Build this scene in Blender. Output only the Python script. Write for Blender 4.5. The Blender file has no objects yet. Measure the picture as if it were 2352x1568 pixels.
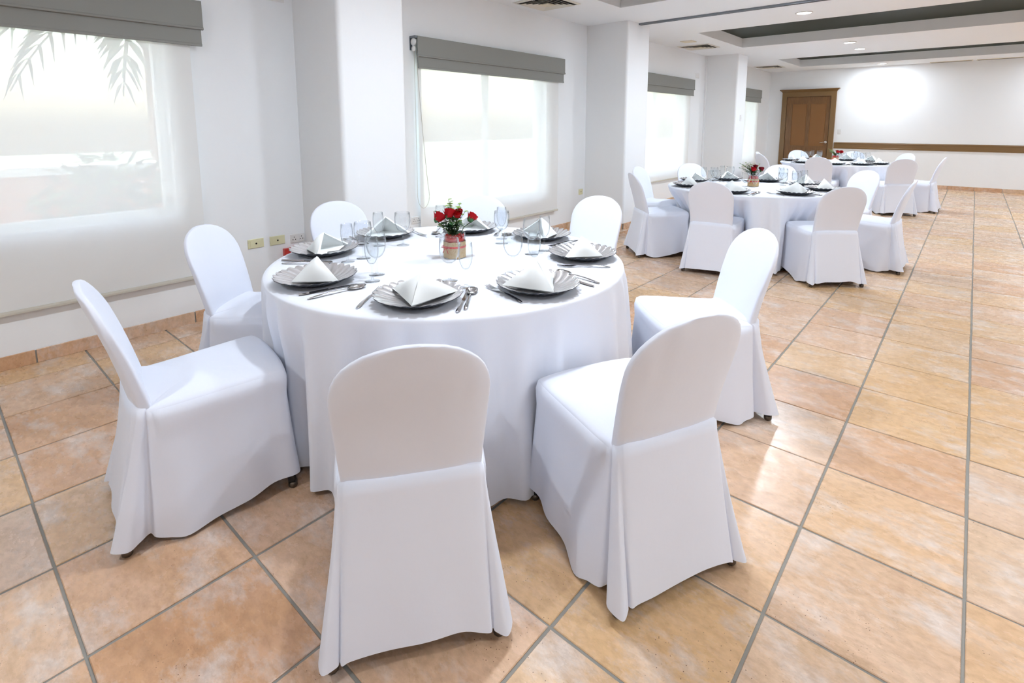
import bpy, math, random
from mathutils import Vector, Matrix, noise
sin, cos, pi, rad = math.sin, math.cos, math.pi, math.radians
S = bpy.context.scene
COL = S.collection
T = 0.45                                   # floor tile module in metres

# ------------------------------------------------------------------ camera
cam = bpy.data.cameras.new('camera'); co = bpy.data.objects.new('camera', cam); COL.objects.link(co)
cam.sensor_width = 36; cam.lens = 18.558; cam.shift_x = 0.00046; cam.shift_y = -0.13979
cam.clip_start = 0.05; cam.clip_end = 200
rt = Vector((0.75366, 0.65726, -0.00052)); dn = Vector((0.09025, -0.10427, -0.99045)); fw = Vector((-0.65104, 0.74641, -0.13790))
m = Matrix((rt, -dn, -fw)).transposed().to_4x4(); m.translation = (1.6964, -0.1823, 1.4346)
co.matrix_world = m; S.camera = co

# ------------------------------------------------------------------ world, sun, exposure
W = bpy.data.worlds.new('world'); S.world = W; W.use_nodes = True
nt = W.node_tree; sky = nt.nodes.new('ShaderNodeTexSky'); sky.sky_type = 'NISHITA'; sky.sun_disc = False
sky.sun_elevation = rad(58); sky.sun_rotation = rad(180); sky.air_density = 1.6; sky.dust_density = 3.0
hs = nt.nodes.new('ShaderNodeHueSaturation'); hs.inputs['Saturation'].default_value = 0.95
nt.links.new(sky.outputs[0], hs.inputs['Color']); nt.links.new(hs.outputs[0], nt.nodes['Background'].inputs[0])
nt.nodes['Background'].inputs[1].default_value = 1.1
sun = bpy.data.lights.new('sun_offscreen', 'SUN'); sun.energy = 5.0; sun.angle = rad(2); sun.color = (1, .96, .88)
so = bpy.data.objects.new('sun_offscreen', sun); COL.objects.link(so); so.rotation_euler = (rad(32), rad(5), 0)
S.view_settings.view_transform = 'Standard'; S.view_settings.look = 'None'
S.view_settings.gamma = 1; S.view_settings.use_curve_mapping = False; S.view_settings.exposure = 1.18
cy = S.cycles; cy.use_denoising = True; cy.max_bounces = 6; cy.diffuse_bounces = 4; cy.glossy_bounces = 2; cy.use_adaptive_sampling = True; cy.adaptive_threshold = .15; cy.adaptive_min_samples = 24
cy.transmission_bounces = 6; cy.transparent_max_bounces = 20; cy.sample_clamp_indirect = 6
cy.caustics_reflective = False; cy.caustics_refractive = False
try: cy.denoiser = 'OPENIMAGEDENOISE'
except Exception: pass
LAMP_W = 13.0                              # watts of one ceiling downlight

# ------------------------------------------------------------------ materials
def lin(r, g, b):
    f = lambda c: (c/255/12.92) if c/255 <= .04045 else ((c/255+.055)/1.055)**2.4
    return (f(r), f(g), f(b), 1)
def mat(name, col=(.8, .8, .8, 1), rough=.6, metal=0, spec=.5, **kw):
    M = bpy.data.materials.new(name); M.use_nodes = True
    b = M.node_tree.nodes['Principled BSDF']
    b.inputs['Base Color'].default_value = col; b.inputs['Roughness'].default_value = rough
    b.inputs['Metallic'].default_value = metal; b.inputs['Specular IOR Level'].default_value = spec
    for k, v in kw.items(): b.inputs[k.replace('_', ' ')].default_value = v
    return M
def N(M, t, **kw):
    n = M.node_tree.nodes.new(t)
    for k, v in kw.items():
        if k.startswith('i_'): n.inputs[k[2:].replace('_', ' ')].default_value = v
        else: setattr(n, k, v)
    return n
def L(M, a, b): M.node_tree.links.new(a, b)
def bsdf(M): return M.node_tree.nodes['Principled BSDF']
def bump(M, scale, strength, dist=.002, detail=4, stretch=None):
    tc = N(M, 'ShaderNodeTexCoord'); nz = N(M, 'ShaderNodeTexNoise', i_Scale=scale, i_Detail=detail)
    src = tc.outputs['Object']
    if stretch:
        mp = N(M, 'ShaderNodeMapping'); mp.inputs['Scale'].default_value = stretch; L(M, src, mp.inputs[0]); src = mp.outputs[0]
    L(M, src, nz.inputs['Vector'])
    bp = N(M, 'ShaderNodeBump', i_Strength=strength, i_Distance=dist); L(M, nz.outputs[0], bp.inputs['Height'])
    L(M, bp.outputs[0], bsdf(M).inputs['Normal']); return nz
def ramp(M, stops):
    r = N(M, 'ShaderNodeValToRGB'); e = r.color_ramp.elements
    e[0].position, e[0].color = stops[0]; e[1].position, e[1].color = stops[-1]
    for p, c in stops[1:-1]:
        x = e.new(p); x.color = c
    return r

M_wall = mat('plaster_paint', lin(244, 246, 248), .75, spec=.3); bump(M_wall, 38, .12, .003, 5)
M_ceil = mat('ceiling_paint', lin(247, 250, 253), .8, spec=.3); bump(M_ceil, 30, .06, .003)
M_green = mat('dark_green_paint', lin(34, 44, 32), .5, spec=.2)
M_cloth = mat('white_polyester_cover', lin(232, 236, 248), .85, spec=.2); bump(M_cloth, 9, .22, .010, 6)
bsdf(M_cloth).inputs['Sheen Weight'].default_value = .15
M_table = mat('white_table_linen', lin(233, 236, 245), .85, spec=.2); bump(M_table, 6, .16, .010, 5)
M_nap = mat('white_napkin_linen', lin(246, 249, 249), .9, spec=.1); bump(M_nap, 60, .08, .001)
M_black = mat('black_leg_enamel', lin(30, 30, 32), .4)
M_glide = mat('brown_leg_glide', lin(96, 84, 72), .3, .6)
M_silver = mat('silver_lacquer', lin(222, 220, 222), .24, .75); bump(M_silver, 240, .10, .0006)
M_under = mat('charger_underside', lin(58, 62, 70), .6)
M_steel = mat('polished_steel', lin(205, 204, 206), .16, 1.0)
M_grout = mat('floor_grout', lin(146, 143, 136), .9); bump(M_grout, 120, .4, .002)
M_valance = mat('grey_blind_fabric', lin(150, 151, 147), .9, spec=.1); bump(M_valance, 300, .25, .0008)
M_plastic = mat('white_plastic', lin(232, 231, 230), .4)
M_ivory = mat('ivory_plastic', lin(226, 222, 184), .45)
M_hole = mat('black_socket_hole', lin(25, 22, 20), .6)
M_redbox = mat('red_plastic', lin(196, 52, 46), .4)
M_vent = mat('vent_enamel', lin(226, 222, 212), .5)
M_cavityshade = mat('cavity_shade', lin(60, 56, 52), .8)  # flat dark colour standing in for the shade inside vents and slots
M_beige = mat('beige_vent_vane', lin(228, 220, 200), .6)
M_chrome = mat('satin_chrome', lin(215, 210, 205), .2, 1.0)
M_rail = mat('track_metal', lin(128, 134, 142), .35, .7)
M_burlap = mat('burlap_wrap', lin(196, 168, 126), .95, spec=.1); bump(M_burlap, 420, .6, .002)
M_ribbon = mat('red_ribbon', lin(205, 50, 48), .5)
M_gel = mat('red_gel_beads', lin(226, 44, 42), .12)
M_rose = mat('red_rose_petal', lin(178, 14, 26), .6, spec=.2)
M_rosed = mat('dark_red_rose_petal', lin(112, 12, 26), .6, spec=.2)
M_leaf = mat('dark_green_leaf', lin(48, 96, 52), .5)
M_leaf2 = mat('light_green_leaf', lin(128, 158, 78), .5)
M_stem = mat('green_stem', lin(84, 104, 66), .6)
M_breath = mat('white_blossom', lin(244, 244, 240), .8)
M_frame = mat('white_window_frame', lin(228, 228, 224), .5)
M_terr = mat('terracotta_render', lin(214, 150, 120), .9)
M_conc = mat('pale_ledge', lin(235, 233, 228), .8)
M_grass = mat('garden_ground', lin(150, 158, 132), .95); 
M_bush = mat('garden_foliage', lin(44, 74, 34), .7)
M_trunk = mat('palm_trunk', lin(120, 100, 80), .9)
M_cable = mat('bead_chain', lin(205, 200, 190), .5)

# wood: door, frame and dado rail
M_wood = mat('varnished_brown_wood', lin(118, 84, 46), .32)
nz = bump(M_wood, 9, .05, .002, 6, (8, 8, .5))
rr = ramp(M_wood, [(.3, lin(100, 66, 34)), (.7, lin(134, 96, 56))]); L(M_wood, nz.outputs[0], rr.inputs[0]); L(M_wood, rr.outputs[0], bsdf(M_wood).inputs['Base Color'])
M_rattan = mat('woven_door_panel', lin(146, 100, 54), .55); bump(M_rattan, 60, .3, .003)
M_trimwood = mat('olive_brown_wood_trim', lin(126, 96, 58), .28)

# translucent roller blind fabric
M_blind = bpy.data.materials.new('screen_blind_fabric'); M_blind.use_nodes = True
t = M_blind.node_tree; b = t.nodes['Principled BSDF']; out = t.nodes['Material Output']
b.inputs['Base Color'].default_value = lin(240, 240, 238); b.inputs['Roughness'].default_value = .9; b.inputs['Specular IOR Level'].default_value = .1
tr = N(M_blind, 'ShaderNodeBsdfTranslucent'); tr.inputs[0].default_value = lin(246, 246, 246)
tp = N(M_blind, 'ShaderNodeBsdfTransparent')
m1 = N(M_blind, 'ShaderNodeMixShader'); m1.inputs[0].default_value = .07
m2 = N(M_blind, 'ShaderNodeMixShader'); m2.inputs[0].default_value = .075
L(M_blind, b.outputs[0], m1.inputs[1]); L(M_blind, tr.outputs[0], m1.inputs[2])
L(M_blind, m1.outputs[0], m2.inputs[1]); L(M_blind, tp.outputs[0], m2.inputs[2]); L(M_blind, m2.outputs[0], out.inputs[0])

# thin clear glass: Fresnel mirror over a clear pane
def thin_glass(name, tint, ior=1.45):
    edge_ = (tint[0]*.72, tint[1]*.735, tint[2]*.75, 1)
    M = bpy.data.materials.new(name); M.use_nodes = True; t = M.node_tree; t.nodes.remove(t.nodes['Principled BSDF'])
    g = N(M, 'ShaderNodeBsdfGlossy'); g.inputs['Roughness'].default_value = .02; g.inputs['Color'].default_value = (1, 1, 1, 1)
    tp = N(M, 'ShaderNodeBsdfTransparent'); tp.inputs[0].default_value = tint
    fr = N(M, 'ShaderNodeMath', operation='MULTIPLY_ADD'); fr.inputs[1].default_value = .90; fr.inputs[2].default_value = .045
    lw = N(M, 'ShaderNodeLayerWeight'); lw.inputs[0].default_value = .5; pw = N(M, 'ShaderNodeMath', operation='POWER'); pw.inputs[1].default_value = 4.5
    L(M, lw.outputs['Facing'], pw.inputs[0]); L(M, pw.outputs[0], fr.inputs[0])
    cr = ramp(M, [(.45, tint), (.97, edge_)]); L(M, lw.outputs['Facing'], cr.inputs[0]); L(M, cr.outputs[0], tp.inputs[0])
    mx = N(M, 'ShaderNodeMixShader'); L(M, fr.outputs[0], mx.inputs[0]); L(M, tp.outputs[0], mx.inputs[1]); L(M, g.outputs[0], mx.inputs[2])
    L(M, mx.outputs[0], t.nodes['Material Output'].inputs[0]); return M
M_glass = thin_glass('clear_stemware_glass', (.97, .98, .985, 1))
M_pane = thin_glass('window_pane_glass', (.93, .95, .94, 1))

# lamp lens
M_lens = bpy.data.materials.new('lit_lamp_lens'); M_lens.use_nodes = True
bsdf(M_lens).inputs['Emission Color'].default_value = (1, .98, .95, 1); bsdf(M_lens).inputs['Emission Strength'].default_value = 6

# rustic terracotta tile: tan and orange body with chalky bloom, different on every tile
def tile_mat(name, island, k=1.0):
    M = mat(name, (.6, .4, .25, 1), .32, spec=.45)
    if island: rnd = N(M, 'ShaderNodeNewGeometry').outputs['Random Per Island']
    else: rnd = N(M, 'ShaderNodeObjectInfo').outputs['Random']
    geo = N(M, 'ShaderNodeNewGeometry')
    ml = N(M, 'ShaderNodeVectorMath', operation='SCALE'); ml.inputs[0].default_value = (37, 91, 53); L(M, rnd, ml.inputs['Scale'])
    ad = N(M, 'ShaderNodeVectorMath', operation='ADD'); L(M, geo.outputs['Position'], ad.inputs[0]); L(M, ml.outputs[0], ad.inputs[1])
    mp = N(M, 'ShaderNodeMapping'); mp.inputs['Scale'].default_value = (1, 1.7, 1); L(M, ad.outputs[0], mp.inputs[0])
    def nz(s, d, r=.6):
        n = N(M, 'ShaderNodeTexNoise', i_Scale=s, i_Detail=d, i_Roughness=r); L(M, mp.outputs[0], n.inputs['Vector']); return n.outputs[0]
    body = ramp(M, [(.25, lin(192, 144, 104)), (.45, lin(208, 166, 124)), (.6, lin(216, 178, 148)), (.78, lin(222, 194, 158))]); L(M, nz(3.2, 5), body.inputs[0])
    tone = ramp(M, [(0, lin(200, 152, 116)), (.3, lin(226, 196, 172)), (.55, lin(222, 184, 132)), (.8, lin(220, 198, 178)), (1, lin(212, 168, 134))]); L(M, rnd, tone.inputs[0])
    mx = N(M, 'ShaderNodeMix', data_type='RGBA', blend_type='MIX'); mx.inputs[0].default_value = .58
    L(M, body.outputs[0], mx.inputs[6]); L(M, tone.outputs[0], mx.inputs[7])
    # chalk bloom patches
    bl = ramp(M, [(.50, (0, 0, 0, 1)), (.66, (1, 1, 1, 1))]); L(M, nz(3.6, 10, .70), bl.inputs[0])
    mb = N(M, 'ShaderNodeMath', operation='MULTIPLY'); mb.inputs[1].default_value = .66; L(M, bl.outputs[0], mb.inputs[0])
    mx2 = N(M, 'ShaderNodeMix', data_type='RGBA'); L(M, mb.outputs[0], mx2.inputs[0]); L(M, mx.outputs[2], mx2.inputs[6]); mx2.inputs[7].default_value = lin(222, 212, 206)
    # fine mottling
    mo = ramp(M, [(.3, (.78, .755, .73, 1)), (.6, (1.05, 1.045, 1.04, 1))]); L(M, nz(26, 6, .7), mo.inputs[0])
    mx3 = N(M, 'ShaderNodeMix', data_type='RGBA', blend_type='MULTIPLY'); mx3.inputs[0].default_value = .85
    L(M, mx2.outputs[2], mx3.inputs[6]); L(M, mo.outputs[0], mx3.inputs[7])
    # dark pits in clusters
    vo = N(M, 'ShaderNodeTexVoronoi', i_Scale=70); L(M, ad.outputs[0], vo.inputs['Vector'])
    pit = ramp(M, [(.07, (1, 1, 1, 1)), (.13, (0, 0, 0, 1))]); L(M, vo.outputs['Distance'], pit.inputs[0])
    cl = ramp(M, [(.54, (0, 0, 0, 1)), (.62, (1, 1, 1, 1))]); L(M, nz(2.6, 2), cl.inputs[0])
    pm = N(M, 'ShaderNodeMath', operation='MULTIPLY'); L(M, pit.outputs[0], pm.inputs[0]); L(M, cl.outputs[0], pm.inputs[1])
    mx4 = N(M, 'ShaderNodeMix', data_type='RGBA'); L(M, pm.outputs[0], mx4.inputs[0]); L(M, mx3.outputs[2], mx4.inputs[6]); mx4.inputs[7].default_value = lin(110, 82, 62)
    gm = N(M, 'ShaderNodeMix', data_type='RGBA', blend_type='MULTIPLY'); gm.inputs[0].default_value = 1; gm.inputs[7].default_value = (k, k, k, 1)
    L(M, mx4.outputs[2], gm.inputs[6]); L(M, gm.outputs[2], bsdf(M).inputs['Base Color'])
    ro = N(M, 'ShaderNodeMapRange'); ro.inputs['To Min'].default_value = .14; ro.inputs['To Max'].default_value = .40
    L(M, nz(9, 4), ro.inputs[0]); L(M, ro.outputs[0], bsdf(M).inputs['Roughness'])
    bp = N(M, 'ShaderNodeBump', i_Strength=.10, i_Distance=.002); L(M, nz(7, 4), bp.inputs['Height']); L(M, bp.outputs[0], bsdf(M).inputs['Normal'])
    return M
M_tile = tile_mat('rustic_terracotta_tile', False)
M_tilefar = tile_mat('rustic_terracotta_tile_field', True)
M_skirt = tile_mat('terracotta_skirting_tile', False)

# ------------------------------------------------------------------ mesh helpers
class MB:
    def __init__(s): s.v = []; s.f = []
    def add(s, vs, fs):
        o = len(s.v); s.v += [tuple(x) for x in vs]; s.f += [tuple(i+o for i in f) for f in fs]; return s
    def box(s, x0, x1, y0, y1, z0, z1):
        return s.add([(x0,y0,z0),(x1,y0,z0),(x1,y1,z0),(x0,y1,z0),(x0,y0,z1),(x1,y0,z1),(x1,y1,z1),(x0,y1,z1)],
                     [(0,3,2,1),(4,5,6,7),(0,1,5,4),(1,2,6,5),(2,3,7,6),(3,0,4,7)])
    def cbox(s, x0, x1, y0, y1, z0, z1, c):       # box with its top edges chamfered
        return s.add([(x0,y0,z0),(x1,y0,z0),(x1,y1,z0),(x0,y1,z0),(x0,y0,z1-c),(x1,y0,z1-c),(x1,y1,z1-c),(x0,y1,z1-c),
                      (x0+c,y0+c,z1),(x1-c,y0+c,z1),(x1-c,y1-c,z1),(x0+c,y1-c,z1)],
                     [(0,3,2,1),(8,9,10,11)]+[(i,(i+1)%4,4+(i+1)%4,4+i) for i in range(4)]+[(4+i,4+(i+1)%4,8+(i+1)%4,8+i) for i in range(4)])
    def tube(s, pts, r, n=8, cap=True, square=False):
        pts = [Vector(q) for q in pts]; rs = r if isinstance(r, (list, tuple)) else [r]*len(pts)
        rings = []
        for i, q in enumerate(pts):
            d = (pts[min(i+1, len(pts)-1)]-pts[max(i-1, 0)]).normalized()
            u = d.cross(Vector((0, 0, 1)))
            if u.length < 1e-3: u = d.cross(Vector((0, 1, 0)))
            u.normalize(); w = d.cross(u)
            rings.append([q+rs[i]*(cos(a)*u+sin(a)*w) for a in [2*pi*(k+(.5 if square else 0))/n for k in range(n)]])
        vs = [x for rg in rings for x in rg]; fs = []
        for i in range(len(pts)-1):
            for k in range(n): fs.append((i*n+k, i*n+(k+1) % n, (i+1)*n+(k+1) % n, (i+1)*n+k))
        if cap: fs += [tuple(range(n))[::-1], tuple(range((len(pts)-1)*n, len(pts)*n))]
        return s.add(vs, fs)
    def lathe(s, prof, n=24, close=False):
        vs = []; fs = []
        for r, z in prof:
            for k in range(n): a = 2*pi*k/n; vs.append((r*cos(a), r*sin(a), z))
        for i in range(len(prof)-1):
            for k in range(n): fs.append((i*n+k, i*n+(k+1) % n, (i+1)*n+(k+1) % n, (i+1)*n+k))
        if close: fs += [tuple(range(n))[::-1], tuple(range((len(prof)-1)*n, len(prof)*n))]
        return s.add(vs, fs)
    def loops(s, rows, closed=True, capend=False, capstart=False):     # skin a list of equal-length loops
        n = len(rows[0]); vs = [x for r in rows for x in r]; fs = []
        for i in range(len(rows)-1):
            for k in range(n if closed else n-1): fs.append((i*n+k, i*n+(k+1) % n, (i+1)*n+(k+1) % n, (i+1)*n+k))
        if capend: fs.append(tuple(range((len(rows)-1)*n, len(rows)*n)))
        if capstart: fs.append(tuple(range(n))[::-1])
        return s.add(vs, fs)
    def mesh(s, name, mtl, smooth=False):
        me = bpy.data.meshes.new(name); me.from_pydata(s.v, [], s.f); me.materials.append(mtl)
        if smooth: me.polygons.foreach_set('use_smooth', [True]*len(me.polygons))
        me.update(); return me
def link(name, me, parent=None, loc=None, rotz=None):
    o = bpy.data.objects.new(name, me); COL.objects.link(o)
    if parent is not None: o.parent = parent
    if loc is not None: o.location = loc
    if rotz is not None: o.rotation_euler = (0, 0, rotz)
    return o
def ob(name, mb, mtl, parent=None, smooth=False, loc=None, rotz=None): return link(name, mb.mesh(name, mtl, smooth), parent, loc, rotz)
def tag(o, label, cat, group=None):
    o['label'] = label; o['category'] = cat
    if group: o['group'] = group
    return o
def struct(o): o['kind'] = 'structure'; return o
def thing(name, label, cat, loc=(0, 0, 0), rotz=0, group=None):
    e = bpy.data.objects.new(name, None); COL.objects.link(e); e.location = loc; e.rotation_euler = (0, 0, rotz); e.empty_display_size = .1
    return tag(e, label, cat, group)
def kids(o): return [c for c in bpy.data.objects if c.parent == o]
def catmull(P, n):
    out = []; k = len(P)
    for i in range(k):
        p0, p1, p2, p3 = P[i-1], P[i], P[(i+1) % k], P[(i+2) % k]
        for j in range(n):
            t = j/n
            out.append(tuple(.5*((2*b)+(-a+c)*t+(2*a-5*b+4*c-d)*t*t+(-a+3*b-3*c+d)*t**3) for a, b, c, d in zip(p0, p1, p2, p3)))
    return out
def auto_smooth(o, ang=40):
    o.data.polygons.foreach_set('use_smooth', [True]*len(o.data.polygons))
    try: o.data.set_sharp_from_angle(angle=rad(ang))
    except Exception: pass

# ------------------------------------------------------------------ room shell
WX, RX, Y0, Y1, CZ = -2.4975, 5.85, -4.6, 15.03, 2.79      # window wall, right wall, near wall, back wall, ceiling
bays = [(-2.6*T, 2.32*T), (7.25*T, 11.8*T), (16.8*T, 21.4*T), (26.3*T, 30.9*T)]     # window openings along the wall
SILL = [.80, .52, .55, .55]; HEAD = 2.12
fl = struct(ob('floor', MB().box(WX-.3, RX+.2, Y0-.2, Y1+.2, -.12, -.004), M_grout))
mb = MB(); WT = .22
ys = [Y0-.2]+[v for a, b in bays for v in (a, b)]+[Y1+.2]
for i in range(0, len(ys), 2): mb.box(WX-WT, WX, ys[i], ys[i+1], 0, CZ+.3)
for (a, b), sl in zip(bays, SILL): mb.box(WX-WT, WX, a, b, 0, sl); mb.box(WX-WT, WX, a, b, HEAD, CZ+.3)
struct(ob('wall_left', mb, M_wall))
struct(ob('wall_back', MB().box(WX-WT, RX+.2, Y1, Y1+.2, 0, CZ+.3), M_wall))
struct(ob('wall_right', MB().box(RX, RX+.2, Y0, Y1, 0, CZ+.3), M_wall))
struct(ob('wall_front', MB().box(WX-WT, RX+.2, Y0-.2, Y0, 0, CZ+.3), M_wall))
# rounded pillars standing in front of the window wall
for ya, yb, xf in [(4.37*T, 5.70*T, -1.845), (13.85*T, 15.23*T, -1.86), (23.49*T, 24.75*T, -1.87)]:
    r = .035; pts = [(WX-.02, ya)]
    pts += [(xf-r+r*sin(a), ya+r-r*cos(a)) for a in [pi/2*k/6 for k in range(7)]]
    pts += [(xf-r+r*cos(a), yb-r+r*sin(a)) for a in [pi/2*k/6 for k in range(7)]]+[(WX-.02, yb)]
    o = struct(ob('wall_pillar', MB().loops([[(x, y, z) for x, y in pts] for z in (0, CZ+.02)], capend=True), M_wall)); auto_smooth(o)
# ceiling with three recessed coffers
cof = [(7.7*T, 12.25*T), (17.3*T, 21.8*T), (26.85*T, 31.1*T)]; CX0, CX1 = -3.5*T, 11.0*T; CD = .16
mb = MB(); e = [Y0-.2]+[v for c in cof for v in c]+[Y1+.2]
for i in range(0, len(e), 2): mb.box(WX-WT, RX+.2, e[i], e[i+1], CZ, CZ+CD+.1)
for a, b in cof: mb.box(WX-WT, CX0, a, b, CZ, CZ+CD+.1); mb.box(CX1, RX+.2, a, b, CZ, CZ+CD+.1)
ce = struct(ob('ceiling', mb, M_ceil))
for a, b in cof:
    for x0, x1, y0, y1 in ((CX0, CX1, a, a+.006), (CX0, CX1, b-.006, b), (CX0, CX0+.006, a+.006, b-.006), (CX1-.006, CX1, a+.006, b-.006)): ob('coffer_lining', MB().box(x0, x1, y0, y1, CZ+.001, CZ+CD), M_ceil, ce)
for a, b in cof: ob('coffer_panel', MB().box(CX0-.02, CX1+.02, a-.02, b+.02, CZ+CD, CZ+CD+.05), M_green, ce)
struct(ob('roof', MB().box(WX-WT-.6, RX+.4, Y0-.4, Y1+.4, CZ+.31, CZ+.45), M_conc))

# ------------------------------------------------------------------ floor tiles
def project(x, y, z):
    d = Vector((x, y, z))-Vector(m.translation); zc = d.dot(fw)
    if zc < .05: return None
    return (1174.92+1212.46*d.dot(rt)/zc, 455.22+1212.46*d.dot(dn)/zc, zc)
random.seed(5)
tmesh = []
for k in range(8):
    q = MB(); g1, g2 = .0052, .0042; r = random.Random(k)
    j = lambda: r.uniform(-.0012, .0012)
    q.cbox(g1-T/2+j(), T/2-g1+j(), g2-T/2+j(), T/2-g2+j(), -.012, .0, .0022)
    tmesh.append(q.mesh('floor_tile', M_tile))
cells = []
for jx in range(-6, 13):
    for iy in range(-10, 34):
        x0, x1, y0, y1 = jx*T, (jx+1)*T, iy*T, (iy+1)*T
        x0 = max(x0, WX); x1 = min(x1, RX); y0 = max(y0, Y0); y1 = min(y1, Y1)
        if x1-x0 < .03 or y1-y0 < .03: continue
        c = project((x0+x1)/2, (y0+y1)/2, 0)
        vis = c is not None and -350 < c[0] < 2700 and 300 < c[1] < 2100
        size = (1e6/c[2]**3) if vis else 0
        cells.append((size, (x0, x1, y0, y1), x1-x0 > T-.001 and y1-y0 > T-.001))
cells.sort(key=lambda c: -c[0])
field = MB()
for k, (size, (x0, x1, y0, y1), full) in enumerate(cells):
    if k < 290 and size > 0:
        if full: me = random.choice(tmesh)
        else: me = MB().cbox(-(x1-x0)/2+.0055, (x1-x0)/2-.0055, -(y1-y0)/2+.005, (y1-y0)/2-.005, -.012, 0, .0022).mesh('floor_tile', M_tile)
        o = link('floor_tile', me, fl, ((x0+x1)/2, (y0+y1)/2, random.uniform(-.0006, .0006)))
        o.rotation_euler = (random.uniform(-.0012, .0012), random.uniform(-.0012, .0012), random.choice((0, pi)) if full else 0)
    else: field.cbox(x0+.0055, x1-.0055, y0+.005, y1-.005, -.012, 0, .0022)
ff = ob('floor_tile_field', field, M_tilefar, fl); ff['kind'] = 'stuff'

# skirting tiles along the window wall, pillars and back wall
def skirting(name, runs):
    base = struct(ob(name, runs_mb(runs), M_grout))
    for (x0, y0, x1, y1, nx, ny) in runs:
        ln = math.hypot(x1-x0, y1-y0); n = max(1, round(ln/(T*1.0))); ux, uy = (x1-x0)/ln, (y1-y0)/ln
        me = MB().cbox(-ln/n/2+.004, ln/n/2-.004, -.0, .011, 0, .082, .002).mesh('skirting_tile', M_skirt)
        for k in range(n):
            s = (k+.5)*ln/n
            o = link('skirting_tile', me, base, (x0+ux*s, y0+uy*s, .001))
            o.rotation_euler[2] = math.atan2(ny, nx)-pi/2
def runs_mb(runs):
    q = MB()
    for (x0, y0, x1, y1, nx, ny) in runs:
        a, b = sorted((x0, x1+nx*.007 if abs(nx) > .5 else x1)), sorted((y0, y1+ny*.007 if abs(ny) > .5 else y1))
        q.box(a[0], a[1], b[0], b[1], 0, .078)
    return q
pil = [(4.37*T, 5.70*T, -1.845), (13.85*T, 15.23*T, -1.86), (23.49*T, 24.75*T, -1.87)]
runs = []; yy = Y0
for a, b, xf in pil:
    runs += [(WX, yy, WX, a, 1, 0), (WX+.02, a, xf, a, 0, -1), (xf, a, xf, b, 1, 0)]; yy = b
runs.append((WX, yy, WX, Y1, 1, 0)); skirting('baseboard_left', runs)
skirting('baseboard_back', [(-.93, Y1, RX, Y1, 0, -1), (WX, Y1, -2.19, Y1, 0, -1)])

# ------------------------------------------------------------------ windows and what lies outside
for k, ((a, b), sl, wx, hd_) in enumerate([(bb, s_, WX-WT/2, HEAD) for bb, s_ in zip(bays, SILL)]):
    w = struct(bpy.data.objects.new('window_%d' % (k+1), None)); COL.objects.link(w); w.location = (wx, (a+b)/2, sl)
    h = hd_-sl; hw = (b-a)/2; d = .03
    q = MB(); q.box(-d, d, -hw, hw, 0, .05); q.box(-d, d, -hw, hw, h-.05, h); q.box(-d, d, -hw, -hw+.05, .05, h-.05); q.box(-d, d, hw-.05, hw, .05, h-.05)
    ob('window_frame', q, M_frame, w)
    ob('mullion', MB().box(-d, d, -.03, .03, .05, h-.05), M_frame, w)
    for y0, y1 in ((-hw+.05, -.03), (.03, hw-.05)): ob('window_pane', MB().box(-.004, .004, y0, y1, .05, h-.05), M_pane, w)
struct(ob('ground', MB().box(-40, 40, -40, 60, -.5, -.3), M_grass))
struct(ob('bounce_ground', MB().box(RX+.21, RX+5, Y0-.2, Y1, -.3, -.02), M_conc))  # unseen pale ground, added to keep light bounced from outside neutral
struct(ob('terrace_ledge', MB().box(WX-1.6, WX-WT-.02, Y0-.2, Y1, -.3, .28), M_conc))
q = MB(); q.box(-5.4, -5.1, -12, 3.2, -.3, .95); struct(ob('garden_wall', q, M_terr))
struct(ob('garden_wall_coping', MB().box(-5.45, -5.05, -12, 3.2, .95, 1.03), M_conc))
def leafblob(q, c, R, n, s, rnd):
    for _ in range(n):
        d = Vector((rnd.gauss(0, 1), rnd.gauss(0, 1), rnd.gauss(0, 1))).normalized()*R*rnd.random()**.4
        d.z *= .9; p0 = Vector(c)+d; u = Vector((rnd.uniform(-1, 1), rnd.uniform(-1, 1), rnd.uniform(-.6, .6))).normalized(); v = u.cross(Vector((rnd.uniform(-1, 1), rnd.uniform(-1, 1), 1))).normalized()
        q.add([p0-u*s, p0+v*s*.4, p0+u*s, p0-v*s*.4], [(0, 1, 2, 3)])
rnd = random.Random(3)
for (x, y, z, R, n) in [(-4.3, 1.05, .95, .62, 700), (-4.4, -.3, .55, .5, 420), (-4.25, 2.3, .7, .6, 500), (-7.5, 4.2, 1.4, 1.2, 700), (-8, -1.5, 1.6, 1.5, 800)]:
    t = thing('garden_shrub', 'leafy green garden shrub seen faintly through the window blind', 'shrub', (x, y, -.3), 0, 'garden shrubs')
    q = MB(); leafblob(q, (0, 0, z), R, n, .075, rnd); ob('foliage', q, M_bush, t)
    q = MB()
    for k in range(4): q.tube([(0, 0, 0), (rnd.uniform(-.1, .1), rnd.uniform(-.1, .1), z*.5), (rnd.uniform(-.35, .35)*R, rnd.uniform(-.35, .35)*R, z*1.05)], .014, 5)
    ob('stem', q, M_trunk, t)
t = thing('palm_tree', 'palm with long drooping fronds outside the leaf-shadow blind', 'palm', (-5.9, 2.0, -.3))
ob('trunk', MB().tube([(0, 0, 0), (.05, -.1, 1.6), (.1, -.1, 3.1)], [.14, .12, .1], 8), M_trunk, t)
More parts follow.
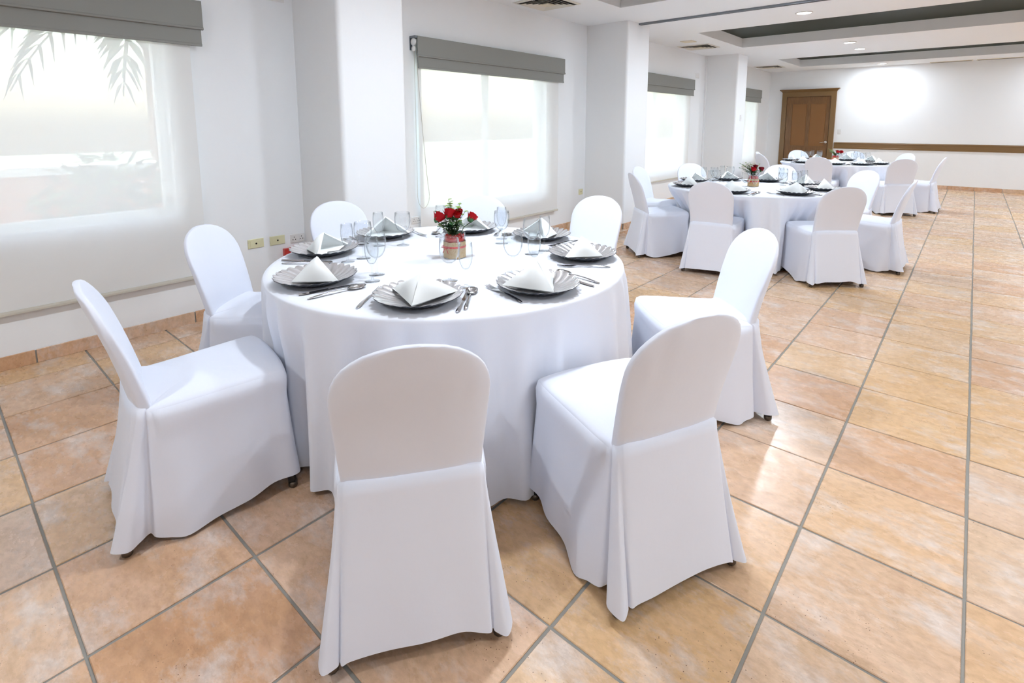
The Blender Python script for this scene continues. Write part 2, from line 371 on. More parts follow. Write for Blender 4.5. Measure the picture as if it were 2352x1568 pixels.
for k in range(9):
    a = k*2*pi/9+.3; q = MB(); prev = None
    pts = [Vector((.1+cos(a)*s*1.9, -.1+sin(a)*s*1.9, 3.1+.75*s-1.7*s*s)) for s in [i/12 for i in range(13)]]
    q.tube(pts, .012, 4)
    for i in range(1, 12):
        for sg in (-1, 1):
            w = Vector((-sin(a), cos(a), 0))*sg; l = .5*(1-abs(i-5)/9)
            q.add([pts[i], pts[i]+w*l*.5+Vector((cos(a), sin(a), 0))*l*.45-Vector((0, 0, .1)), pts[i]+w*l*.8+Vector((cos(a), sin(a), 0))*l*.8-Vector((0, 0, .35)), pts[i]+Vector((cos(a), sin(a), 0))*.05], [(0, 1, 2, 3)])
    ob('frond', q, M_bush, t)

# ------------------------------------------------------------------ window blinds
def blind(k, ya, yb, bottom, label, slant=.0):
    t = thing('window_blind', label, 'blind', (WX, (ya+yb)/2, 2.28), 0, 'roller blinds over the windows')
    h = (yb-ya)/2; o = -2.28
    ob('upper_valance', MB().loops([[(x, y, z) for x, z in [(0, 0), (.085, 0), (.088, -.008), (.09, -.175), (.097, -.182), (.097, -.192), (.083, -.196), (.078, -.02), (0, -.02)]] for y in (-h, h)], capend=True, capstart=True), M_valance, t)
    ob('lower_valance', MB().loops([[(x, y, z) for x, z in [(.06, -.17), (.078, -.17), (.078, -.285), (.083, -.291), (.083, -.303), (.072, -.305), (.066, -.30)]] for y in (-h+.012, h-.012)], capend=True, capstart=True), M_valance, t)
    n = 10; rows = []
    for i in range(13):
        z = -.2-(2.28-.2-bottom)*i/12
        rows.append([(.045+.0025*sin(3*y+i*.6+k), y, z) for y in [-h+.02+(2*h-.10)*j/n for j in range(n+1)]])
    ob('blind_fabric', MB().loops(rows, closed=False), M_blind, t, True)
    zb = o+bottom
    ob('bottom_bar', MB().loops([[(x, y, z) for x, z in [(.034, zb), (.056, zb), (.058, zb-.012), (.056, zb-.024), (.034, zb-.024), (.032, zb-.012)]] for y in (-h+.018, h-.078)], capend=True, capstart=True), M_blindbar, t)
    br = ob('bracket', MB().box(0, .085, -h-.03, -h-.002, -.02, 0).box(0, .006, -h-.03, -h-.002, -.13, 0), M_rail, t)
    q = MB(); q.lathe([(.001, 0), (.036, 0), (.036, .012), (.02, .016), (.001, .016)], 20)
    wv = [(x, y, z) for x, y, z in q.v]; q.v = [(.045+x, -h-.012+z*-1, -.055+y) for x, y, z in wv]; ob('pulley', q, M_plastic, t, True)
    q = MB(); q.v = [(.045+x*.72, -h-.012+z*-1, -.118+y*.72) for x, y, z in wv]; q.f = list(MB().lathe([(1, 0)]*5, 20).f); ob('clutch', q, M_plastic, t, True)
    if k in (1,):
        pts = []
        for i in range(15): pts.append((.05, -h-.016+.0*i, -.13-1.42*i/14))
        for i in range(1, 12): a = pi*i/12; pts.append((.05, -h+.06-.076*cos(a), -1.55-.13*sin(a)))
        for i in range(15): pts.append((.05, -h+.136-.13*(i/14)**.8, -1.55+1.42*i/14))
        ob('bead_chain', MB().tube(pts, .0022, 5), M_cable, t)
M_blindbar = mat('cream_bottom_bar', lin(206, 202, 190), .6)
blind(0, -2.75*T, 2.82*T, .36, 'large roller blind with faint leaf shadows and grey valance')
blind(1, 7.02*T, 12.42*T, .315, 'roller blind with grey valance and long hanging bead chain')
blind(2, 16.55*T, 21.88*T, .46, 'glowing roller blind between the pillars beside the middle table')
blind(3, 26.0*T, 31.22*T, .46, 'glowing roller blind beside the corner with the wooden door')

# ------------------------------------------------------------------ wooden door, dado rail
d = struct(bpy.data.objects.new('door_1', None)); COL.objects.link(d); d.location = (-1.56, Y1, 0)
for sx in (-1, 1): ob('door_jamb', MB().box(min(sx*.50, sx*.612), max(sx*.50, sx*.612), -.05, .0, 0, 2.14), M_trimwood, d)
hd = ob('door_head', MB().box(-.612, .612, -.05, 0, 2.14, 2.255), M_trimwood, d)
ob('head_cornice', MB().loops([[(-.612-e, 0, z), (-.612-e, -.05-e, z), (.612+e, -.05-e, z), (.612+e, 0, z)] for e, z in [(0, 2.25), (.012, 2.262), (.03, 2.285), (.055, 2.305), (.06, 2.322)]], capend=True, capstart=True), M_trimwood, hd)
lf = ob('door_leaf', MB().box(-.50, .50, -.012, 0, 0, 2.14), M_wood, d)
for x0, x1 in ((-.49, -.36), (-.02, .055), (.41, .49)): ob('stile', MB().box(x0, x1, -.03, -.011, .0, 2.13), M_wood, d)
for z0, z1 in ((1.955, 2.13), (.76, .9), (0, .2)): ob('rail', MB().box(-.36, .41, -.029, -.011, z0, z1), M_wood, d)
for x0, x1 in ((-.36, -.02), (.055, .41)):
    p_ = ob('woven_panel', MB().box(x0, x1, -.018, -.011, .9, 1.955), M_rattan, d)
    q = MB()
    for i in range(44): z = .905+i*.0238; q.box(x0+.015, x1-.015, -.026, -.017, z, z+.015)
    s_ = ob('louvre_slats', q, M_rattan, p_); s_['kind'] = 'stuff'
    ob('lower_panel', MB().box(x0+.02, x1-.02, -.024, -.011, .22, .74), M_wood, d)
hn = ob('door_handle', MB().tube([(.45, -.03, 1.0), (.45, -.085, 1.0), (.43, -.09, 1.0), (.33, -.09, .985)], .011, 8), M_chrome, d, True)
ob('handle_rose', MB().tube([(.45, -.03, 1.0), (.45, -.042, 1.0)], .028, 16), M_chrome, hn)
tr = struct(ob('trim_1', MB().loops([[(x, y, z) for y, z in [(Y1, .845), (Y1-.018, .85), (Y1-.022, .875), (Y1-.016, .885), (Y1-.016, .965), (Y1-.022, .975), (Y1-.018, .998), (Y1, 1.003)]] for x in (-.93, RX)], capend=True, capstart=True), M_trimwood))

# ------------------------------------------------------------------ small wall and ceiling fittings
def plate(name, label, cat, loc, nrm, w, h, mtl, kind, group=None):
    # local frame: x along the wall, y out of the wall, z up
    rz = {'x': -pi/2, 'y': pi}[nrm]
    t = thing(name, label, cat, loc, rz, group)
    ob('cover_plate', MB().loops([[(-w/2+e, y, -h/2+e), (w/2-e, y, -h/2+e), (w/2-e, y, h/2-e), (-w/2+e, y, h/2-e)] for e, y in ((0, 0), (0, .005), (.003, .009))], capend=True), mtl, t)
    if kind == 'coax':
        ob('inner_panel', MB().box(-w*.36, w*.36, .008, .0105, -h*.32, h*.32), mtl, t)
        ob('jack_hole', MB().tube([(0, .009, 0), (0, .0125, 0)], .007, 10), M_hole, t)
    elif kind == 'outlet':
        for sx in (-.26, .26):
            oo = ob('outlet_face', MB().box(sx*w-w*.16, sx*w+w*.16, .008, .011, -h*.3, h*.3), mtl, t)
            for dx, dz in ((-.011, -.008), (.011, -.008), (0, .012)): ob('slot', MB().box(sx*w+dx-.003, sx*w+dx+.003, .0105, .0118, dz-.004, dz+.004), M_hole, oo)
    elif kind == 'switch':
        ob('rocker', MB().box(-w*.2, w*.2, .008, .013, -h*.22, h*.22), mtl, t)
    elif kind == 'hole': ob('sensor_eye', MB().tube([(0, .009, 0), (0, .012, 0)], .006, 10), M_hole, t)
    return t
plate('wall_socket', 'yellowed aerial socket farthest from the red box on wall', 'socket', (WX, 1.56, .511), 'x', .122, .072, M_ivory, 'coax')
plate('wall_socket', 'yellowed aerial socket between another socket and white outlet', 'socket', (WX, 1.731, .508), 'x', .122, .072, M_ivory, 'coax')
plate('power_outlet', 'white double power outlet above the red wall box', 'outlet', (WX, 1.90, .50), 'x', .122, .072, M_plastic, 'outlet')
rb = thing('alarm_box', 'small red box low on wall behind the round table', 'alarm box', (WX, 1.835, .385), -pi/2)
ob('box_body', MB().loops([[(-.062+e, y, -.045+e), (.062-e, y, -.045+e), (.062-e, y, .045-e), (-.062+e, y, .045-e)] for e, y in ((0, 0), (0, .03), (.006, .036))], capend=True), M_redbox, rb)
plate('wall_socket', 'small yellowed socket beside the pillar near the chain blind', 'socket', (WX, 6.13, .483), 'x', .10, .08, M_ivory, 'coax')
plate('power_outlet', 'white outlet half hidden between pillar and blind chain', 'outlet', (WX, 3.15, .48), 'x', .115, .07, M_plastic, 'outlet')
plate('wall_thermostat', 'pale thermostat plate on the pillar face near the door', 'thermostat', (-1.87, 10.87, 1.565), 'x', .075, .12, M_plastic, 'hole')
plate('light_switch', 'white light switch beside the wooden door frame', 'switch', (-.84, Y1, 1.26), 'y', .08, .12, M_plastic, 'switch')
plate('blank_plate', 'blank white plate high on wall near the large blind', 'plate', (WX, 1.83, 2.43), 'x', .14, .09, M_plastic, 'none')
plate('blank_plate', 'blank white plate high on wall beside third pillar conduit', 'plate', (WX, 10.15, 2.38), 'x', .16, .085, M_plastic, 'none')
o = ob('wall_conduit', MB().box(WX, WX+.03, 23.49*T-.035, 23.49*T, .08, CZ).box(WX, WX+.034, 23.49*T-.04, 23.49*T, CZ-.05, CZ-.02), M_wall)
tag(o, 'slim vertical conduit in the corner of the third pillar', 'conduit')

def ceiling_vent(x, y, s, label):
    t = thing('ceiling_vent', label, 'vent', (x, y, CZ), 0, 'ceiling air vents')
    ob('cavity_shade', MB().box(-s, s, -s, s, -.004, -.001), M_cavityshade, t)  # flat plate, shade of the duct opening painted in as dark colour
    f = s+.03
    ob('vent_frame', MB().loops([[(-a, -a, z), (a, -a, z), (a, a, z), (-a, a, z)] for a, z in ((f, -.001), (f, -.006), (s, -.012), (s, -.002))]), M_vent, t)
    for k in range(4):
        a = s*(.92-.2*k); b_ = a-.035
        ob('vane', MB().loops([[(-q_, -q_, z), (q_, -q_, z), (q_, q_, z), (-q_, q_, z)] for q_, z in ((a, -.022), (a-.004, -.022), (b_, -.004), (b_+.004, -.004))]), M_beige if k == 3 else M_vent, t)
    ob('centre_plate', MB().box(-s*.16, s*.16, -s*.16, s*.16, -.02, -.004), M_beige, t)
ceiling_vent(-4.60*T, 10.55*T, .245, 'square louvred ceiling vent above the chain blind')
ceiling_vent(-4.68*T, 20.4*T, .245, 'square louvred ceiling vent between the second and third pillars')
ceiling_vent(-4.72*T, 30.0*T, .245, 'square louvred ceiling vent near the wooden door corner')
o = ob('access_plate', MB().box(-.10, .10, -.10, .10, -.008, 0), M_beige, loc=(-4.44*T, 18.85*T, CZ)); tag(o, 'small square cover plate on ceiling next to a vent', 'plate')
for k, x0 in enumerate((1.78*T, 3.52*T)):
    t = thing('slot_diffuser', ('beige slot diffuser at wall top, the one closer to the door', 'beige slot diffuser at wall top, farther from the door')[k], 'diffuser', (x0+.36, Y1-.12, CZ))
    ob('diffuser_frame', MB().box(-.36, .36, -.06, .06, -.012, 0), M_beige, t)
    for dy in (-.025, .025): ob('slot', MB().box(-.34, .34, dy-.012, dy+.012, -.0135, -.011), M_cavityshade, t)  # flat dark strips stand for the shade within the slots
tk = thing('partition_track', 'grey folding partition track across the ceiling', 'track', (-1.86, 14.54*T, CZ))
for dy in (-.022, .022): ob('track_rail', MB().box(0, 7.6, dy-.011, dy+.011, -.022, 0), M_rail, tk)
ob('track_slot', MB().box(0, 7.6, -.011, .011, -.008, -.0), M_cavityshade, tk)

def downlight(x, y, label, off=None):
    t = thing('ceiling_downlight', label, 'downlight', (x, y, CZ), 0, 'recessed ceiling downlights')
    ob('trim_ring', MB().lathe([(.098, 0), (.098, -.006), (.082, -.010), (.080, -.003)], 28), M_plastic, t, True)
    ob('lens_%s_offscreen' % off if off else 'lens', MB().lathe([(.0005, -.0055), (.081, -.005)], 28), M_lens, t)
    nm = 'downlight_lamp_%s_offscreen' % off if off else 'downlight_lamp'
    la = bpy.data.lights.new(nm, 'AREA'); la.shape = 'DISK'; la.size = .15; la.energy = LAMP_W; la.color = (.83, .915, 1.0)
    lo = bpy.data.objects.new(nm, la); COL.objects.link(lo); lo.parent = t; lo.location = (0, 0, -.012)
# the lamps stand before and behind every coffer: four of them show, the others carry the same rows on above and beside the picture
SEEN = {16.05: 'lit round downlight beside the partition track', 22.97: 'lit downlight between the coffers, closer to the partition track', 25.22: 'lit downlight between the coffers, closer to the back wall', 32.06: 'lit downlight right above the back wall'}
for row, xx in (('near_row', -.03*T), ('far_row', 7.5*T)):
    for k, yy in enumerate((-3.2, 3.8, 6.45, 13.4, 16.05, 22.97, 25.22, 32.06)):
        seen = row == 'near_row' and yy in SEEN
        downlight(xx, yy*T, SEEN[yy] if seen else 'lit round downlight in a row along the white ceiling', None if seen else '%s_%d' % (row, k+1))

# ------------------------------------------------------------------ covered banquet chair
def lerp(a, b, t): return a+(b-a)*t
def make_chair_meshes(seed):
    r = random.Random(seed); D = {}
    nz = lambda x, y, z, s=3.0: noise.noise(Vector((x*s+seed*7.3, y*s, z*s)))
    # back cover
    rows = []; zs = [.44+.305*i/9 for i in range(10)]; ZT, ZS = .905, .735
    zs += [ZS+(ZT-ZS)*sin(pi/2*i/9) for i in range(1, 10)]
    for z in zs:
        if z <= ZS: w = lerp(.190, .207, min(1, (z-.44)/(.26)))
        else: w = .208*max(.0, 1-((z-ZS)/(ZT-ZS+.0008))**2.25)**(1/2.25)
        f = (z-.44)/(ZT-.44); yc = lerp(.112, -.028, f)-.012*sin(pi*f)*-1
        th = lerp(.062, .036, min(1, f*1.1)); 
        if z > ZS: th *= lerp(1, .55, ((z-ZS)/(ZT-ZS))**3)
        row = []
        for k in range(56):
            a = 2*pi*(k+.5)/56; ca, sa = cos(a), sin(a)
            x = w*math.copysign(abs(ca)**.42, ca); y = th/2*math.copysign(abs(sa)**.5, sa)
            curve = -.016*(1-(x/max(.05, .208))**2)
            fold = .0035*nz(x*2.6, 0, z*.7, 9)*(.4+f)*(1 if sa < 0 else .4)
            row.append((x+.002*nz(z, 3, y), yc+y+curve+fold, z+.004*nz(x, 1, 0)*(z > ZS)))
        rows.append(row)
    D['back_cover'] = (MB().loops(rows, capend=True), M_cloth)
    # perimeter control points: (top xy, top z, bottom xy, hem z)
    def half(sg):
        j = lambda a=.008: r.uniform(-a, a)
        return [
            ((sg*.10, .048), .497, (sg*.112, -.016+j(.006)), .050+j()),
            ((sg*.158, .055), .494, (sg*.176, -.020), .044+j(.006)),
            ((sg*.180, .062), .490, (sg*.198, -.020), .040),
            ((sg*.188, .068), .486, (sg*.205, -.007), .040),
            ((sg*.192, .073), .484, (sg*.211, -.018), .038),
            ((sg*.197, .080), .480, (sg*(.244+j(.004)), -.034+j(.004)), .036+j(.006)),
            ((sg*.200, .090), .474, (sg*(.262+j(.004)), .014), .036+j(.006)),
            ((sg*.200, .096), .471, (sg*(.240+j(.004)), .050), .038),
            ((sg*.196, .101), .470, (sg*(.212+j(.005)), .078+j(.006)), .036),
            ((sg*.201, .107), .469, (sg*(.236+j(.005)), .094), .026),
            ((sg*.203, .122), .468, (sg*(.252+j()), .138+j()), .014+j(.006)),
            ((sg*.208, .19), .470, (sg*(.264+j()), .19), .008+j(.005)),
            ((sg*.214, .29), .476, (sg*(.248+j()), .29), .022+j()),
            ((sg*.220, .39), .482, (sg*(.256+j()), .39), .044+j()),
            ((sg*.224, .47), .487, (sg*(.244+j()), .48), .058+j()),
            ((sg*.222, .522), .490, (sg*(.250+j(.005)), .555), .062),
            ((sg*.204, .548), .490, (sg*(.222+j(.005)), .582), .060),
            ((sg*.12, .560), .491, (sg*.125, .580+j()), .058)]
    ctr = half(1)+[((0, .563), .491, (0, .578), .056)]+half(-1)[::-1]+[((0, .045), .498, (0, -.018), .052)]
    top = catmull([(a[0], a[1], z) for a, z, _, _ in ctr], 5); bot = catmull([(b[0], b[1], z) for _, _, b, z in ctr], 5)
    rows = [[(x*.93, .31+(y-.31)*.93, z+.004) for x, y, z in top]]
    NL = 14
    for i in range(NL+1):
        t = i/NL; row = []
        for (ax, ay, az), (bx, by, bz) in zip(top, bot):
            z = lerp(az, bz, t); e = t**1.15
            x = lerp(ax, bx, e); y = lerp(ay, by, e)
            cush = .010*math.exp(-((t-.09)/.07)**2)*(1 if ay > .13 else 0)
            l = math.hypot(x, y-.31) or 1
            q = cush+.004*nz(x*1.5, y*1.5, z*.5, 6)*t
            row.append((x+x/l*q, y+(y-.31)/l*q, z))
        rows.append(row)
    D['skirt'] = (MB().loops(rows), M_cloth)
    # seat cover: crown over the cushion
    rows = []
    for s, dz in [(1.0, -.002), (.985, .004), (.955, .0095), (.90, .0135), (.78, .017), (.55, .020), (.28, .021), (.02, .021)]:
        rows.append([(x*s, .31+(y-.31)*s, lerp(.486+(y*s-.3)*.03, z, min(1, max(0, (s-.5)*2)))+dz+.0025*nz(x*s, y*s, 2, 8)*(1-s)) for x, y, z in top])
    D['seat_cover'] = (MB().loops(rows, capend=True), M_cloth)
    return {k: q.mesh(k, mt, True) for k, (q, mt) in D.items()}
CH = [make_chair_meshes(s) for s in range(5)]
def legs_mesh(a, b):
    a, b = Vector(a), Vector(b); return MB().tube([(0, 0, 0), tuple(a-b)], .0165, 4, True, True).mesh('leg', M_black)
LEGS = []
for sg in (-1, 1):
    for a, b in (((sg*.165, .11, .44), (sg*.226, .012, .018)), ((sg*.19, .50, .44), (sg*.222, .552, .018))): LEGS.append((legs_mesh(a, b), b))
GL = MB().lathe([(.001, -.018), (.013, -.018), (.0175, -.012), (.0175, .006), (.001, .006)], 12).mesh('leg_glide', M_glide, True)
chair_n = 0
def chair(x, y, face_deg, label, group):
    global chair_n
    t = thing('banquet_chair', label, 'chair', (x*T, y*T, 0), rad(face_deg)-pi/2, group)
    V = CH[chair_n % 5]; chair_n += 1
    for k in ('back_cover', 'seat_cover', 'skirt'): link(k, V[k], t)
    for me, b in LEGS:
        l = link('leg', me, t, b); link('leg_glide', GL, l)
    return t

# ------------------------------------------------------------------ table things
def cloth_mesh(R, seed, pulls):
    r = random.Random(seed); n = 400
    nf = 32; cen = []; a = r.uniform(0, .3)
    for k in range(nf): cen.append((a, r.uniform(.45, 1.2), r.uniform(.034, .062))); a += 2*pi/nf*r.uniform(.72, 1.28)
    def F(th):
        v = 0
        for c, amp, wd in cen:
            d = (th-c+pi) % (2*pi)-pi; v += amp*math.exp(-(d/wd)**2)
        return v
    rows = []
    for f in (.02, .25, .5, .75, .93, .98): rows.append([(R*f*cos(2*pi*k/n), R*f*sin(2*pi*k/n), .75+.0006*noise.noise(Vector((f*3*cos(2*pi*k/n), f*3*sin(2*pi*k/n), seed)))) for k in range(n)])
    Ft = [F(2*pi*k/n) for k in range(n)]
    prof = [(R+.003, .748), (R+.008, .743), (R+.011, .734)]
    for rr_, z in prof: rows.append([(rr_*cos(2*pi*k/n), rr_*sin(2*pi*k/n), z) for k in range(n)])
    NL = 16
    for i in range(1, NL+1):
        s = i/NL; row = []
        for k in range(n):
            th = 2*pi*k/n; z = lerp(.734, .014+.012*(1+noise.noise(Vector((cos(th)*2, sin(th)*2, seed)))), s)
            rr_ = R+.011+.012*s+s**.55*(.095*Ft[k]-.02)
            for pa, lim in pulls:
                d = abs((th-pa+pi) % (2*pi)-pi)
                if d < .62:
                    w = 1/(1+math.exp((d-math.asin(.245/lim))/.018)); tgt = lim
                    ww = w*min(1, max(0, (.74-z)/.24))
                    if rr_ > tgt: rr_ = lerp(rr_, tgt-.045+.055*min(1.1, Ft[k]), ww)
            row.append((rr_*cos(th+.02*sin(s*3+th*5)*s), rr_*sin(th+.02*sin(s*3+th*5)*s), z))
        rows.append(row)
    return MB().loops(rows, capstart=True).mesh('tablecloth', M_table, True)

def charger_mesh():
    npet = 26; sub = 6; n = npet*sub; R = .177; rows = []
    for f, z0 in [(.02, .006), (.30, .006), (.50, .0065), (.60, .010), (.70, .016), (.80, .023), (.90, .030), (.965, .0345), (1.0, .036)]:
        row = []
        for k in range(n):
            ph = k/sub % 1; th = 2*pi*k/n+.28*f*f
            lobe = abs(sin(pi*ph)); amp = max(0, (f-.42)/.58)
            rr_ = R*f*(1-.075*amp**3*(1-lobe**.6)); z = z0+.0075*amp*(lobe**.8-.5)
            row.append((rr_*cos(th), rr_*sin(th), z))
        rows.append(row)
    q = MB().loops(rows[::-1]); q.f = q.f+[tuple(range(8*n, 9*n))]
    return q.mesh('charger_top', M_silver, True), rows
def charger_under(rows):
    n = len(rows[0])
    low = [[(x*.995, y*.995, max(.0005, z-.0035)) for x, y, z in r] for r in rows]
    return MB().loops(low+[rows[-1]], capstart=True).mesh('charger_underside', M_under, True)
CT, rows_ = charger_mesh(); CU = charger_under(rows_)
def napkin_mesh(seed):
    r = random.Random(seed); q = MB(); A = Vector((0, .0, .112+r.uniform(-.008, .008))); F = Vector((0, -.112, .010)); B = Vector((0, .02, .003))
    for sg in (-1, 1):
        Lp = Vector((sg*.138, .058, .022)); n = 8; front = []; 
        for i in range(n+1):          # rows from the apex down
            t = i/n; row = []
            for j in range(n+1):
                s = j/n; p_ = A.lerp(F, t).lerp(A.lerp(Lp, t), s)
                bulge = .016*sin(pi*s)*sin(pi*min(1, t*1.02))+.003*noise.noise(p_*22+Vector((seed, 0, 0)))
                nrm = (Lp-A).cross(F-A)*-sg; nrm.normalize(); p_ = p_+nrm*bulge*(1 if nrm.z > 0 else -1); row.append(p_)
            front.append(row)
        back = [[Vector((p_.x*.93, p_.y+.006, p_.z-.006 if i else p_.z-.004)) for p_ in row] for i, row in enumerate(front)]
        for i in range(n):
            pass
        o1 = len(q.v); w = n+1
        q.add([p_ for row in front for p_ in row], [((i*w+j, (i+1)*w+j, (i+1)*w+j+1, i*w+j+1) if sg > 0 else (i*w+j+1, (i+1)*w+j+1, (i+1)*w+j, i*w+j)) for i in range(n) for j in range(n)])
        q.add([Vector((p_.x, p_.y, max(.0015, p_.z))) for row in back for p_ in row], [((i*w+j+1, (i+1)*w+j+1, (i+1)*w+j, i*w+j) if sg > 0 else (i*w+j, (i+1)*w+j, (i+1)*w+j+1, i*w+j+1)) for i in range(n) for j in range(n)])
        for i in range(n):   # outer edge strip and hem strip
            a, b_ = front[i][n], front[i+1][n]; c, d_ = back[i+1][n], back[i][n]; q.add([a, b_, c, d_], [(0, 1, 2, 3)])
            a, b_ = front[n][i], front[n][i+1]; c, d_ = back[n][i+1], back[n][i]; q.add([a, b_, c, d_], [(0, 1, 2, 3)])
        # folded-under flap lying on the plate
        q.add([F+Vector((0, .012, 0)), Lp+Vector((0, -.006, .0)), Vector((sg*.05, .055, .001)), B], [(0, 1, 2, 3) if sg > 0 else (3, 2, 1, 0)])
    return q.mesh('napkin', M_nap, True)
NAP = [napkin_mesh(s) for s in range(4)]
def handle(q, y0, y1, w0, w1, z=.003):
    rows = []
    for i in range(9):
        t = i/8; y = lerp(y0, y1, t); w = lerp(w0, w1, t**.7); 
        if i == 0: w *= .55
        zz = z+.010*sin(pi*t)*.5+.004*t
        rows.append([(-w, y, zz), (-w*.5, y, zz+.0016), (w*.5, y, zz+.0016), (w, y, zz), (w*.5, y, zz-.0016), (-w*.5, y, zz-.0016)])
    q.loops(rows, capend=True, capstart=True); return q
def spoon_mesh():
    q = handle(MB(), -.125, .055, .0095, .0036); rows = []
    for i in range(10):
        t = i/9; y = .05+.078*t; w = .0225*max(.0, 1-(abs(2*t-.95)/1.06)**2.4)**.5+.0025; dz = .012*sin(pi*min(1, t*1.0))
        rows.append([(w*c, y, .0085-dz*(1-c*c)+.003*t) for c in (-1, -.8, -.5, -.2, 0, .2, .5, .8, 1)]+[(w*c, y, .0070-dz*(1-c*c)+.003*t) for c in (.8, .5, .2, 0, -.2, -.5, -.8)])
    q.loops(rows, capend=True, capstart=True); return q.mesh('spoon', M_steel, True)
def fork_mesh():
    q = handle(MB(), -.125, .04, .0095, .0034)
    q.loops([[(-w, y, z), (w, y, z), (w, y, z-.002), (-w, y, z-.002)] for y, w, z in ((.036, .0035, .0085), (.046, .008, .008), (.06, .0125, .006), (.074, .0135, .0055))], capend=True, capstart=True)
    for k in range(4):
        x = -.0108+.0072*k; q.loops([[(x-w, y, z), (x+w, y, z), (x+w, y, z-.002), (x-w, y, z-.002)] for y, w, z in ((.072, .0026, .0056), (.10, .0023, .006), (.131, .0012, .0095))], capend=True, capstart=True)
    o = q.mesh('fork', M_steel, False); return o
def knife_mesh():
    q = MB(); rows = []
    for i in range(7):
        t = i/6; y = lerp(-.13, -.01, t); w = lerp(.0095, .006, t)*(.6 if i == 0 else 1)
        rows.append([(-w, y, .004), (0, y, .0085), (w, y, .004), (0, y, .0008)])
    q.loops(rows, capend=True, capstart=True)
    q.loops([[(-.006, y, .003), (w, y, .0038), (w, y, .0028), (-.006, y, .002)] for y, w in ((-.012, .005), (.02, .0105), (.08, .0115), (.105, .009), (.122, -.002))], capend=True, capstart=True)
    return q.mesh('knife', M_steel, False)
SPOON, FORK, KNIFE = spoon_mesh(), fork_mesh(), knife_mesh()
def glass_mesh(name, prof):
    return MB().lathe(prof, 28).mesh(name, M_glass, True)
def stemware(h, bowl, stem, foot):
    # bowl: list of (radius, z) from the stem top to the rim
    outer = [(.0008, .0022), (foot*.5, .0030), (.0062, .0065), (.0045, .018), (.0042, stem*.6), (.0052, stem-.006)]+bowl
    inner = [(max(.001, r_-.0012), z+.0016 if i == 0 else z) for i, (r_, z) in enumerate(bowl)][::-1]+[(.0009, bowl[0][1]+.003)]
    return [(.0008, 0), (foot, 0), (foot, .0015)]+outer[1:]+inner
GOB = glass_mesh('water_goblet', stemware(.19, [(.013, .080), (.029, .092), (.040, .112), (.0455, .136), (.0455, .160), (.0415, .192)], .08, .036))
FLU = glass_mesh('wine_glass', stemware(.195, [(.010, .078), (.019, .090), (.027, .110), (.0305, .135), (.030, .162), (.0272, .195)], .076, .033))

SEATS = {0: 'aisle side', 45: 'aisle corner toward door', 90: 'side toward door', 135: 'window corner toward door', 180: 'window side', -135: 'window corner away from door', -90: 'side away from door', -45: 'aisle corner away from door'}
def setting(cx, cy, ang, where, tab, rnd, cut=(-.192, .178, .215), R=.690, jit=1.0):
    a = rad(ang); px, py = cx+R*cos(a), cy+R*sin(a); rz = a+pi/2
    loc = lambda lx, ly: (px+lx*cos(rz)-ly*sin(rz), py+lx*sin(rz)+ly*cos(rz))
    u = lambda s: rnd.uniform(-s, s)*jit
    suffix = 'at %s of %s' % (where, tab)
    t = thing('charger_plate', 'scalloped silver charger '+suffix, 'plate', (px, py, .7508), rnd.uniform(0, .2), 'silver charger plates')
    link('plate_top', CT, t); link('underside', CU, t)
    o = link('folded_napkin', NAP[rnd.randrange(4)], None, (*loc(u(.008), u(.008)), .7572), rz+u(.35)); tag(o, 'white pyramid napkin '+suffix, 'napkin', 'pyramid folded napkins')
    def flat(name, me, lx, ly, dr, lab, cat, grp, z=.7506):
        o = link(name, me, None, (*loc(lx, ly), z), rz+dr); tag(o, lab+' '+suffix, cat, grp)
    flat('dinner_fork', FORK, cut[0]+u(.004), .025+u(.012), -.03+u(.05), 'steel fork', 'fork', 'dinner forks')
    flat('dinner_knife', KNIFE, cut[1]+u(.004), .0+u(.012), .03+u(.04), 'steel knife', 'knife', 'dinner knives')
    flat('soup_spoon', SPOON, cut[2]+u(.004), .02+u(.012), .07+u(.05), 'steel spoon', 'spoon', 'soup spoons')
    flat('water_goblet', GOB, .055+u(.02), .265+u(.015), 0, 'clear water goblet', 'glass', 'water goblets', .7502)
    flat('wine_glass', FLU, .148+u(.012), .195+u(.015), 0, 'clear slim wine glass', 'glass', 'wine glasses', .7502)

# flowers
def rose_mesh(mtl, seed, R=.026):
    r = random.Random(seed); q = MB()
    for k in range(15):
        lay = k/14; a = k*2.4; rad_ = R*(.22+.78*lay); h = R*(1.55-.35*lay); op = .30+.75*lay; wd = R*(.75+.55*lay)
        rows = []
        for i in range(6):
            t = i/5; row = []
            for j in range(7):
                s = (j/6-.5)*2; an = a+s*wd/rad_*.62*(.4+.6*sin(pi*min(1, .25+t*.6)))
                rr_ = rad_*(.35+.65*t**.6)+op*R*.22*t**3*(1-.25*abs(s)); z = h*(t-.10*s*s*t)-R*.45
                row.append((rr_*cos(an), rr_*sin(an), z+r.uniform(-.0006, .0006)))
            rows.append(row)
        q.loops(rows, closed=False)
    return q.mesh('rose_bloom', mtl, True)
ROSE = [rose_mesh(M_rose, 1, .033), rose_mesh(M_rosed, 2, .028), rose_mesh(M_rose, 3, .029)]
def leaf(q, p0, d, up, l, w):
    p0, d = Vector(p0), Vector(d).normalized(); s = d.cross(Vector(up)).normalized(); n = s.cross(d)
    vs = []
    for t, k in ((0, .08), (.2, .7), (.45, 1), (.7, .75), (1, .05)):
        c = p0+d*l*t+n*(-.18*l*t*t); vs += [c-s*w*k, c+n*-.12*w*k, c+s*w*k]
    q.add(vs, [f for i in range(4) for f in ((i*3, i*3+1, i*3+4, i*3+3), (i*3+1, i*3+2, i*3+5, i*3+4))])
CALYX = MB()
